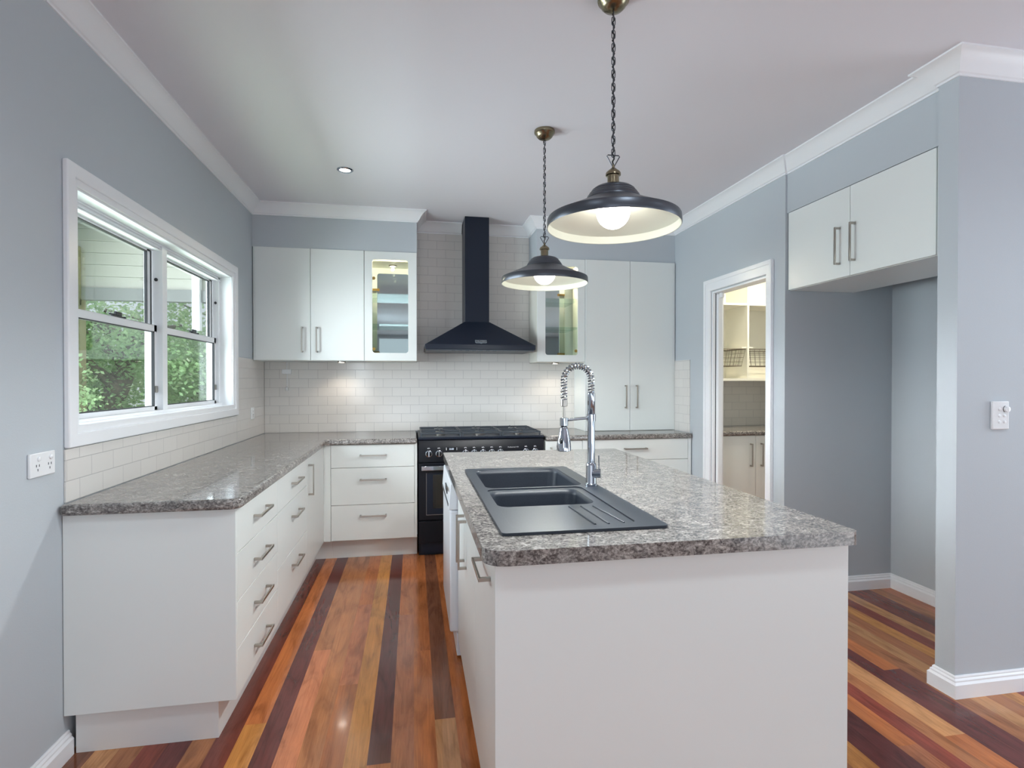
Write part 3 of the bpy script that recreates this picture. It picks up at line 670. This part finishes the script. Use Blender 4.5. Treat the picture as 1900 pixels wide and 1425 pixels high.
# ------------------------------------------------------------------ island
XI0, XI1, YI0, YI1 = .210, 1.256, 1.395, 3.300
u = thing('island_cabinet', (.73, 2.4, 0), 'white island body with a large plain end panel facing the camera', 'cabinet')
MB().box(XI0-.002, XI1, YI0, YI0+.016, 0.0, BB).build('end_panel', 'cab', u, bevel=.001)
MB().box(XI1-.016, XI1, YI0+.016, YI1, 0, BB).box(.80, XI1-.016, YI1-.016, YI1, 0, BB).build('back_panel', 'cab', u)
MB().box(.745, XI1-.016, YI0+.016, YI1-.016, KT, BB-.22).build('carcass', 'cab', u)
MB().box(XI0, .80, 3.262, YI1, 0, BB).build('far_end_panel', 'cab', u)
u = thing('pull_out_cabinet', (.4, 1.64, 0), 'white pull-out cabinet with a horizontal handle at the near end of the island', 'cabinet', 'island units')
MB().box(XI0+T+.001, .744, YI0+.016, 1.872, KT, .70).build('carcass', 'cab', u)
MB().box(XI0+.055, .744, YI0+.016, 1.872, 0, KT).build('kickboard', 'kick', u)
dr = front('door', u, XI0, XI0+T, YI0+.016, 1.872, .10, BB-.002); handle(dr, (XI0, 1.585, .795), (0, 1, 0), (-1, 0, 0), .185)
u = thing('sink_cabinet', (.4, 2.25, 0), 'white two-door sink cabinet in the island between dishwasher and pull-out', 'cabinet', 'island units')
MB().box(XI0+T+.001, .744, 1.872, 2.622, KT, .62).build('carcass', 'cab', u)
MB().box(XI0+.055, .744, 1.872, 2.622, 0, KT).build('kickboard', 'kick', u)
for (a, c, hy) in ((1.872, 2.262, 2.205), (2.262, 2.622, 2.300)):
    dr = front('door', u, XI0, XI0+T, a, c, .10, BB-.002); handle(dr, (XI0, hy, .680), (0, 0, 1), (-1, 0, 0), .2)

def dishwasher():
    u = thing('dishwasher', (.45, 2.94, 0), 'white dishwasher built into the far end of the island', 'dishwasher')
    y0, y1, xf = 2.632, 3.232, .172
    MB().box(.235, .745, y0+.004, y1-.004, .10, .70).box(.235, .80, y0+.004, y1-.004, .70, .85).build('body', 'dw', u)
    dd = MB().box(xf, .235, y0, y1, .130, .720).build('door', 'dw', u, bevel=.010, bseg=3)
    c = MB().prism([(xf-.006, .722), (xf+.004, .850), (.235, .850), (.235, .722)], 'y', y0, y1).build('control_panel', 'dw', u, bevel=.004)
    MB().box(xf-.0055, xf+.001, y0+.16, y0+.30, .768, .800).build('display', 'rubber', c)
    MB().box(xf-.0075, xf+.002, y0+.04, y1-.04, .733, .745).build('grip_recess', 'dark_slot', c)
    for i in range(4): MB().lathe([(.006, 0), (.006, -.004)], (xf-.001, y0+.06+i*.024, .806), 12, 'x', True, True).build('button', 'nickel', c)
    MB().box(.205, .232, y0+.003, y1-.003, .012, .120).build('toe_panel', 'dw', u, bevel=.004)
    for yy in (y0+.05, y1-.05): MB().lathe([(.02, 0), (.02, .012), (.012, .10)], (.29, yy, 0), 12, 'z', True, True).build('foot', 'rubber', u)
dishwasher()

# sink outline and its benchtop
SX0, SX1, SY0, SY1 = .243, .745, 1.500, 2.632
bench('island_benchtop', [(.177, 1.372), (1.272, 1.372), (1.272, 3.325), (.177, 3.325)], [.060, .018, .02, .012], 'speckled grey-brown island benchtop with the black sink set in it',
      holes=[rrect(SX0+.018, SX1-.018, SY0+.018, SY1-.018, .02, 4)])
def sink():
    u = thing('sink', (.49, 2.07, BT), 'black double-bowl composite sink with ridged drainer, set in the island', 'sink')
    zr = BT+.009
    b1 = (.284, .684, 2.140, 2.582); rec = (.282, .664, 1.545, 2.122); b2 = (.286, .634, 1.834, 2.100)
    MB().prism(rrect(SX0, SX1, SY0, SY1, .016, 5), 'z', BT+.0004, zr, [rrect(*b1, .04, 7), rrect(*rec, .03, 6)]).build('rim', 'sink', u, bevel=.003, bseg=3)
    zf = BT+.004
    MB().prism(rrect(rec[0]-.004, rec[1]+.004, rec[2]-.004, rec[3]+.004, .03, 6), 'z', zf-.006, zf, [rrect(*b2, .04, 7)]).build('drainer', 'sink', u, bevel=.002)
    for (x0, x1, y0, y1), zt in ((b1, zr-.002), (b2, zf-.001)):
        rings = []
        for dz, ins, r in ((0, 0, .04), (-.02, .003, .04), (-.14, .012, .045), (-.165, .02, .05), (-.175, .04, .05)):
            rings.append([(p[0], p[1], zt+dz) for p in rrect(x0+ins, x1-ins, y0+ins, y1-ins, r, 7)])
        b = MB().loft(rings, True, False, True)
        bo = b.build('bowl', 'sink', u)
        so = bo.modifiers.new('shell', 'SOLIDIFY'); so.thickness = .006; so.offset = 1.0
        cx, cy = (x0+x1)/2, (y0+y1)/2
        MB().lathe([(.042, zt-.1745), (.040, zt-.1725), (.030, zt-.174), (.001, zt-.1742)], (cx, cy, 0), 24, 'z', False, True).build('waste', 'chrome', bo)
    for xa, xb, ya, yb in ((.524, .537, 1.798, 1.562), (.566, .580, 1.797, 1.562), (.608, .630, 1.792, 1.568)):
        MB().tube([(xa, ya, zf+.0006), ((xa+xb)/2, (ya+yb)/2, zf+.001), (xb, yb, zf+.0006)], .0032, 8).build('drainer_ridge', 'sink', u)
    MB().tube([(.637, 1.842, zf-.030), (.632, 1.842, zf-.038)], .010, 12).build('overflow', 'chrome', u)
sink()

def tap():
    bx, by, z0 = .713, 2.128, BT+.009
    u = thing('tap', (bx, by, z0), 'chrome spring-neck pull-down kitchen tap on the sink edge', 'tap')
    MB().lathe([(.026, 0), (.026, .006), (.022, .009), (.021, .012), (.021, .082), (.019, .090), (.0165, .094)], (bx, by, z0), 28, 'z', True, True).build('base', 'chrome', u)
    MB().lathe([(.0150, .094), (.0150, .268), (.0150, .270), (.0158, .271), (.0158, .376), (.012, .380)], (bx, by, z0), 24, 'z', True, True).build('column', 'chrome', u)
    lv = MB().tube([(bx+.004, by-.006, z0+.050), (bx+.034, by-.020, z0+.052)], .019, 22).build('mixer_knob', 'chrome', u)
    MB().tube([(bx+.026, by-.022, z0+.060), (bx+.024, by-.024, z0+.125)], .0022, 8).build('lever', 'chrome', lv)
    # neck path: up from the column, over, and down towards the bowl
    zc = z0+.376; hx = .598; R = (bx-hx)/2; zt = 1.3485
    path = [Vector((bx, by, zc+t*(zt-zc))) for t in (0, .5)]
    for k in range(33):
        t = pi*k/32; path.append(Vector((bx-R+R*cos(t), by, zt+R*sin(t))))
    ze = 1.264
    for k in range(1, 9): path.append(Vector((hx, by, zt+(ze-zt)*k/8)))
    MB().tube(path+[Vector((hx, by, 1.19))], .0068, 10).build('hose', 'nickel', u)
    # coil
    L = [0]
    for a, b_ in zip(path[:-1], path[1:]): L.append(L[-1]+(b_-a).length)
    tot = L[-1]; turns = 27; pts = []; nst = turns*12
    for i in range(nst+1):
        s = tot*i/nst; j = 0
        while j < len(L)-2 and L[j+1] < s: j += 1
        f = (s-L[j])/(L[j+1]-L[j]); p = path[j].lerp(path[j+1], f); tg = (path[j+1]-path[j]).normalized()
        nrm = Vector((0, 1, 0)); bn = tg.cross(nrm); a = 2*pi*turns*i/nst
        pts.append(p+(nrm*cos(a)+bn*sin(a))*.0118)
    MB().tube(pts, .0028, 6).build('spring', 'chrome', u)
    MB().lathe([(.012, .02), (.0138, .018), (.0138, -.006), (.011, -.008)], (hx, by, 1.250), 20, 'z', True, True).build('spring_ferrule', 'nickel', u)
    # support arm and head
    MB().tube([(bx, by, 1.196), (hx+.004, by, 1.187)], .0062, 10).lathe([(.0185, -.014), (.0185, .014)], (bx, by, 1.196), 20, 'z', True, True).lathe([(.0165, -.018), (.0165, .012), (.013, .014)], (hx, by, 1.183), 20, 'z', True, True).build('support_arm', 'chrome', u)
    hd = MB().lathe([(.011, .0), (.0145, -.004), (.0165, -.012), (.0215, -.035), (.0270, -.062), (.0290, -.082), (.0290, -.098), (.023, -.101), (.004, -.099)], (hx, by, 1.163), 26, 'z', True, True).build('spray_head', 'chrome', u)
    MB().lathe([(.013, 0), (.012, -.006), (.006, -.009)], (hx-.014, by-.014, 1.104), 14, 'x', True, True).build('spray_button', 'rubber', hd)
    MB().lathe([(.0135, 1.1635), (.0135, 1.166)], (hx, by, 0), 18, 'z', True, True).build('seal_ring', 'rubber', hd)
tap()

# ------------------------------------------------------------------ pendants
def pendant(x, y, zr, label):
    u = thing('pendant_light', (x, y, ZC), label, 'pendant light', 'pendant lights over the island')
    c = (x, y, zr)
    can = [(.056, ZC-zr), (.057, ZC-zr-.010), (.055, ZC-zr-.016), (.050, ZC-zr-.019), (.044, ZC-zr-.032), (.034, ZC-zr-.042), (.020, ZC-zr-.048), (.010, ZC-zr-.052)]
    MB().lathe(can, c, 36, 'z', True, True).build('ceiling_rose', 'brass', u)
    sh = [(.2370, 0), (.2385, .003), (.2370, .030), (.2345, .035), (.200, .050), (.150, .072), (.099, .097), (.0985, .102), (.094, .108), (.093, .112), (.0875, .117), (.086, .122), (.079, .128), (.0775, .133), (.066, .142), (.045, .148), (.020, .150)]
    MB().lathe(sh, c, 64, 'z').build('shade', 'bronze', u, ang=30)
    ln = [(.2370, 0), (.2345, .001), (.2330, .029), (.199, .046), (.149, .068), (.097, .093), (.085, .112), (.060, .135), (.015, .146)]
    MB().lathe(ln, c, 64, 'z').build('shade_lining', 'lining', u, ang=30)
    MB().lathe([(.021, .150), (.021, .186), (.027, .188), (.027, .195), (.024, .200), (.010, .212), (.005, .216), (.005, .225)], c, 28, 'z', True, True).build('lamp_holder', 'brass', u)
    hb = zr+.236
    MB().tube([(x-.001, y, zr+.216), (x-.024, y, hb+.020), (x-.020, y, hb+.024), (x+.020, y, hb+.024), (x+.024, y, hb+.020), (x+.001, y, zr+.216)], .002, 8).build('hanger_loop', 'bronze', u)
    # bulb
    b = MB(); prof = [(.013, .120), (.016, .108)]
    for k in range(13):
        t = radians(62-k*152/12); prof.append((max(.0005, .060*cos(t)), .056+.060*sin(t)))
    b.lathe(prof, c, 36, 'z', True, True); b.build('bulb', 'bulb', u)
    # chain of oval links and the cord woven through it
    ch = MB(); zt, zb = ZC-.050, hb+.020; n = round((zt-zb)/.0235); pitch = (zt-zb)/n
    for i in range(n):
        zc = zb+pitch*(i+.5); hl = pitch*.5+.0035; r = .0062; ring = []
        for k in range(20):
            t = 2*pi*k/20; a = r*cos(t); bz = (hl-r)*(1 if sin(t) > 0 else -1)*(1 if abs(sin(t)) > 1e-6 else 0)+r*sin(t)
            ring.append((x+(a if i % 2 == 0 else a*.25), y+(0 if i % 2 == 0 else a), zc+bz))
        ch.tube(ring, .0017, 6, closed=True)
    ch.build('chain', 'bronze', u)
    MB().tube([(x+.0035*sin(i*1.9), y+.0035*cos(i*1.9), zr+.21+(ZC-.05-zr-.21)*i/60) for i in range(61)], .0028, 8).build('flex', 'rubber', u)

def pendant_beam(x, y, zr):
    lamp('pendant_beam', 'SPOT', (x, y, zr-.016), 47, (.96, 1.0, 1.0), spot_size=radians(172), spot_blend=.35, shadow_soft_size=.05)
pendant_beam(.708, 1.870, 1.896); pendant_beam(.712, 2.930, 1.879)
pendant(.708, 1.870, 1.896, 'nearer of the two dark metal pendant lights hanging over the island')
pendant(.712, 2.930, 1.879, 'farther of the two dark metal pendant lights, hanging before the back wall')

def downlight(x, y, label):
    u = thing('downlight', (x, y, ZC), label, 'downlight')
    MB().lathe([(.052, 0), (.052, -.004), (.046, -.008), (.036, -.006), (.033, .0)], (x, y, ZC), 32, 'z').build('rim', 'chrome', u)
    MB().lathe([(.034, -.003), (.001, -.004)], (x, y, ZC), 24, 'z', False, True).build('lens', 'led', u)
    lamp('downlight_beam', 'SPOT', (x, y, ZC-.02), 21, (1, .98, .95), spot_size=radians(120), spot_blend=.8, shadow_soft_size=.04)
downlight(-.436, 3.70, 'lit round downlight recessed in the white ceiling')

# ------------------------------------------------------------------ fridge recess cabinet
u = thing('overhead_cabinet', (2.54, 2.55, 1.909), 'white two-door overhead cabinet above the empty fridge recess', 'cabinet', 'overhead cabinets')
xf = 2.3005; fy0, fy1 = 2.066, 3.044
MB().box(xf+T+.001, 2.775, YN2+.001, YRS-.002, 1.909, 2.391).build('carcass', 'cab', u)
MB().box(xf+.006, xf+T+.001, YN2+.001, fy0, 1.909, 2.391).build('filler_panel', 'cab', u)
for (a, c, hy) in ((fy0, 2.556, 2.523), (2.556, fy1, 2.627)):
    dr = front('door', u, xf, xf+T, a, c, 1.909, 2.390); handle(dr, (xf, hy, 2.083), (0, 0, 1), (-1, 0, 0), .205)

# ------------------------------------------------------------------ power points and switches
def gpo():
    u = thing('power_point', (XL, 2.066, 1.07), 'white double power point on the grey left wall before the benchtop', 'power point')
    y0, y1, z0, z1 = 2.004, 2.130, 1.028, 1.108
    MB().box(XL, XL+.010, y0, y1, z0, z1).build('plate', 'plastic', u, bevel=.0035, bseg=3)
    for yc in (y0+.036, y1-.030):
        MB().lathe([(.008, .009), (.0075, .014), (.004, .016)], (XL, yc+.004, z1-.020), 14, 'x', False, True).build('switch', 'plastic', u)
        s = MB()
        for dy, dz, tl in ((-.007, .004, .3), (.007, .004, -.3), (0, -.010, 0)):
            s.box(XL+.0095, XL+.0108, yc+dy-.0012, yc+dy+.0012, z0+.034+dz-.004, z0+.034+dz+.004)
        s.build('socket', 'dark_slot', u)
gpo()
def wallswitch():
    u = thing('light_switch', (2.477, YN, 1.2), 'white six-button light switch on the grey wall at far right', 'light switch')
    x0, x1, z0, z1 = 2.437, 2.523, 1.137, 1.258
    MB().box(x0, x1, YN-.012, YN, z0, z1).build('plate', 'plastic', u, bevel=.004, bseg=3)
    for i, x in enumerate((x0+.034, x0+.060)):
        for j, z in enumerate((1.224, 1.196, 1.170)):
            if i == 1 and j == 0: continue
            MB().lathe([(.0065, 0), (.0062, -.004), (.003, -.005)], (x, YN-.011, z), 14, 'y', False, True).build('button', 'plastic', u)
    MB().lathe([(.013, 0), (.012, -.012), (.009, -.013)], (x0+.067, YN-.011, 1.224), 20, 'y', False, True).build('dimmer_knob', 'plastic', u)
    r = [(x0+.067+.0138*cos(t), YN-.0125, 1.224+.0138*sin(t)) for t in [radians(105+i*15) for i in range(10)]]
    MB().tube(r, .0012, 6).build('dimmer_mark', 'dark_slot', u)
wallswitch()
u = thing('power_point', (XL+.006, 4.47, 1.08), 'small white power point on the tiled left wall near the back corner', 'power point')
MB().box(XL+.006, XL+.016, 4.435, 4.505, 1.050, 1.140).build('plate', 'plastic', u, bevel=.003)
MB().lathe([(.008, .015), (.007, .020), (.003, .021)], (XL, 4.47, 1.118), 14, 'x', False, True).build('switch', 'plastic', u)
s = MB()
for dy, dz in ((-.007, .004), (.007, .004), (0, -.010)): s.box(XL+.0155, XL+.0168, 4.47+dy-.0012, 4.47+dy+.0012, 1.08+dz-.004, 1.08+dz+.004)
s.build('socket', 'dark_slot', u)

# ------------------------------------------------------------------ pantry
PY = 4.300
u = thing('base_cabinet', (3.0, 4.56, 0), 'white two-door base cabinet inside the pantry', 'cabinet')
MB().box(2.40, 3.645, PY+T, YB-.002, KT, BB).build('carcass', 'cab', u)
MB().box(2.40, 3.645, PY+.06, PY+.075, 0, KT).build('kickboard', 'kick', u)
for a, c, hx in ((2.40, 2.940, 2.890), (2.940, 3.645, 2.992)):
    dr = front('door', u, a, c, PY, PY+T, KT, BB-.002); handle(dr, (hx, PY, .70), (0, 0, 1), (0, -1, 0), .2)
tag(MB().prism([(2.395, PY-.018), (3.655, PY-.018), (3.655, YB-.008), (2.395, YB-.008)], 'z', BB, BT).build('benchtop', 'stone', bevel=.013, bseg=4), 'short dark-edged speckled benchtop inside the pantry doorway', 'benchtop', 'stone laminate benchtops')
tiles('tiled_splashback', [(2.38, 3.655, YB-.006, YB-.001, BT, 1.344)], 'tile_pantry', 'white tiles behind the pantry benchtop, in shade below the shelves')
def shelving():
    u = thing('shelving_unit', (3.0, 4.66, 1.345), 'white open pantry shelving with dividers above the pantry benchtop', 'shelving')
    y0, y1, t = 4.480, YB-.002, .018
    x0, x1, xd = 2.40, 3.645, 2.975
    MB().box(x0, x1, y1-.006, y1, 1.347, 2.50).build('back_board', 'cab_in', u)
    MB().box(x0, x1, y0, y1-.006, 1.345, 1.345+t+.004).build('shelf', 'cab_in', u)
    for a, c in ((x0+t, xd), (xd+t, x1-t)):
        MB().box(a, c, y0+.004, y1-.006, 2.028, 2.028+t).build('shelf', 'cab_in', u)
    MB().box(x0, x1, y0, y1-.006, 2.482, 2.50).build('shelf', 'cab_in', u)
    for x in (x0, x1-t): MB().box(x, x+t, y0, y1-.006, 1.367, 2.482).build('side_panel', 'cab_in', u)
    MB().box(xd, xd+t, y0, y1-.006, 1.367, 2.482).build('divider', 'cab_in', u)
    for a, c in ((xd-.05, xd), (xd+t, xd+t+.05)):
        MB().box(a+.0 if a < xd else a, c, y0+.01, y1-.02, 1.640, 1.652).build('runner', 'cab_in', u)
    return x0+t, xd, xd+t, x1-t
sx = shelving()
def basket(x0, x1, label):
    y0, y1, zt, zb = 4.490, 4.80, 1.632, 1.480
    u = thing('wire_basket', ((x0+x1)/2, (y0+y1)/2, zb), label, 'basket', 'pull-out wire baskets')
    ins = .028
    def ring(z, k): return [(x0+k, y0+k*.6, z), (x1-k, y0+k*.6, z), (x1-k, y1-k*.6, z), (x0+k, y1-k*.6, z)]
    MB().tube(ring(zt, 0), .0042, 6, closed=True).build('top_rim', 'wire', u)
    b = MB().tube(ring(zb, ins), .0035, 6, closed=True)
    for f in (.25, .5, .75): b.tube(ring(zt+(zb-zt)*f, ins*f), .0014, 5, closed=True)
    n = 12
    for i in range(n+1):
        f = i/n
        for yt, yb_ in ((y0, y0+ins*.6), (y1, y1-ins*.6)):
            b.tube([(x0+(x1-x0)*f, yt, zt), (x0+ins+(x1-x0-2*ins)*f, yb_, zb)], .0014, 5)
        b.tube([(x0+ins+(x1-x0-2*ins)*f, y0+ins*.6, zb), (x0+ins+(x1-x0-2*ins)*f, y1-ins*.6, zb)], .0014, 5)
    for i in range(7):
        f = i/6
        for xt, xb in ((x0, x0+ins), (x1, x1-ins)):
            b.tube([(xt, y0+(y1-y0)*f, zt), (xb, y0+ins*.6+(y1-y0-ins*1.2)*f, zb)], .0014, 5)
    b.build('wire_mesh', 'wire', u)
basket(sx[0]+.012, sx[1]-.012, 'left wire basket on the pantry shelving, left of the white divider')
basket(sx[2]+.012, sx[3]-.012, 'right wire basket on the pantry shelving, right of the white divider')
lamp('pantry_light', 'AREA', (2.95, 4.02, ZC-.02), 30, (1, .90, .68), shape='DISK', size=.22)

# ------------------------------------------------------------------ outside
def outdoors():
    tag(MB().box(-40, -1.36, -8, 45, -1.0, -.8).build('ground', 'grass', smooth=False), kind='structure')
    v = thing('verandah', (-3.0, 6.9, -.8), 'cream gabled verandah end with grey beam and post outside the window', 'verandah')
    MB().box(-6.4, -1.36, 6.95, 7.05, 2.265, 2.405).build('beam', 'beam', v)
    b = MB()
    for i in range(6): b.prism([(6.99, 2.405+i*.135), (7.012, 2.405+i*.135), (7.005, 2.405+(i+1)*.135-.004), (6.99, 2.405+(i+1)*.135-.004)], 'x', -6.4, -1.36)
    b.build('gable_boards', 'soffit', v)
    MB().box(-3.81, -3.70, 6.92, 7.04, -.8, 2.265).box(-3.81, -3.70, 6.90, 6.95, 2.2, 2.86).build('post', 'post', v)
    MB().box(-2.53, -2.45, 6.90, 6.98, 1.93, 2.60).build('bracket', 'trim', v)
    MB().box(-2.28, -2.22, 6.86, 6.92, -.8, 2.9).build('downpipe', 'beam', v)
    MB().prism([(-6.5, 2.60), (-3.64, 3.22), (-1.36, 2.72), (-1.36, 2.80), (-3.64, 3.30), (-6.5, 2.68)], 'y', 4.9, 7.2).build('roof_lining', 'soffit', v)
    for s in ((-6.5, 2.50, -3.64, 3.12), (-3.64, 3.12, -1.36, 2.62)):
        MB().prism([(s[0], s[1]), (s[2], s[3]), (s[2], s[3]+.10), (s[0], s[1]+.10)], 'y', 6.80, 6.88).build('rafter', 'beam', v)
    rnd = random.Random(3)
    def tree(x, y, h, r, nl, leaf, label, trunk=.14, lean=(.3, .2), zc=None, size=.062):
        u = thing('tree', (x, y, -.8), label, 'tree', 'garden trees outside the window')
        b = MB(); top = Vector((x+lean[0], y+lean[1], h*.62-.8)); base = Vector((x, y, -.8))
        pts = [base.lerp(top, k/8)+Vector((.05*sin(k*1.3), .05*cos(k*1.7), 0))*(k > 0) for k in range(9)]
        b.tube(pts, [trunk*(1-.5*k/8) for k in range(9)], 10)
        ends = []
        for k in range(10):
            p0 = pts[4+k % 5]; a = rnd.uniform(0, 2*pi); L = r*rnd.uniform(.6, 1.0)
            p1 = p0+Vector((cos(a)*L*.5, sin(a)*L*.5, L*rnd.uniform(.1, .4))); p2 = p0+Vector((cos(a+.3)*L, sin(a+.3)*L, L*rnd.uniform(.1, .7)))
            b.tube([p0, p1, p2], [trunk*.35, trunk*.22, trunk*.08], 7); ends += [p1, p2]
        b.build('trunk', 'bark', u)
        zc_ = zc if zc is not None else h*.6-.8
        verts = []; faces = []
        cl = [Vector((x+lean[0]+rnd.gauss(0, r*.5), y+lean[1]+rnd.gauss(0, r*.5), zc_+rnd.gauss(0, r*.42))) for _ in range(46)]+ends
        for i in range(nl):
            c = rnd.choice(cl); p = c+Vector((rnd.gauss(0, r*.13), rnd.gauss(0, r*.13), rnd.gauss(0, r*.10)))
            d = Vector((rnd.gauss(0, 1), rnd.gauss(0, 1), rnd.gauss(-.3, .6))).normalized(); w = d.orthogonal().normalized(); w.rotate(Matrix.Rotation(rnd.uniform(0, 2*pi), 3, d))
            s = size*rnd.uniform(.7, 1.4); n = len(verts)
            verts += [p-d*s*.5, p+w*s*.28, p+d*s*.5, p-w*s*.28]; faces.append((n, n+1, n+2, n+3))
        me = bpy.data.meshes.new('foliage'); base = Vector((x, y, zc_)); me.from_pydata([v_-base for v_ in verts], [], faces); me.materials.append(M[leaf])
        o = bpy.data.objects.new('foliage', me); COL.objects.link(o); o.parent = u; o.location = base-WPOS[u.name]
    tree(-5.10, 9.0, 4.4, 1.5, 13000, 'leaf1', 'leaning thick-trunked tree close outside the left window pane', .26, (.95, .1), 1.65)
    tree(-3.95, 6.35, 3.1, .62, 4200, 'leaf2', 'pale shrub in front of the verandah post at the left window edge', .05, (-.05, 0), 1.05, .05)
    tree(-6.6, 9.6, 4.0, 1.7, 12000, 'leaf3', 'darker green tree at the left edge of the window view', .12, (.1, .1), 1.4)
    tree(-3.3, 10.2, 3.8, 1.3, 10000, 'leaf1', 'thin tree seen through the right window pane', .08, (.1, .0), 1.55)
    tree(-8.6, 16.5, 5.0, 2.8, 9000, 'leaf2', 'pale green tree in the background behind the leaning tree', .16, (0, 0), 1.3, .13)
    tree(-4.0, 17.0, 5.0, 2.8, 9000, 'leaf2', 'pale green tree in the background behind the thin tree', .16, (0, 0), 1.2, .13)
    tree(-12.5, 15.0, 5.5, 3.0, 9000, 'leaf2', 'pale green tree farthest left in the background', .16, (0, 0), 1.4, .13)
outdoors()
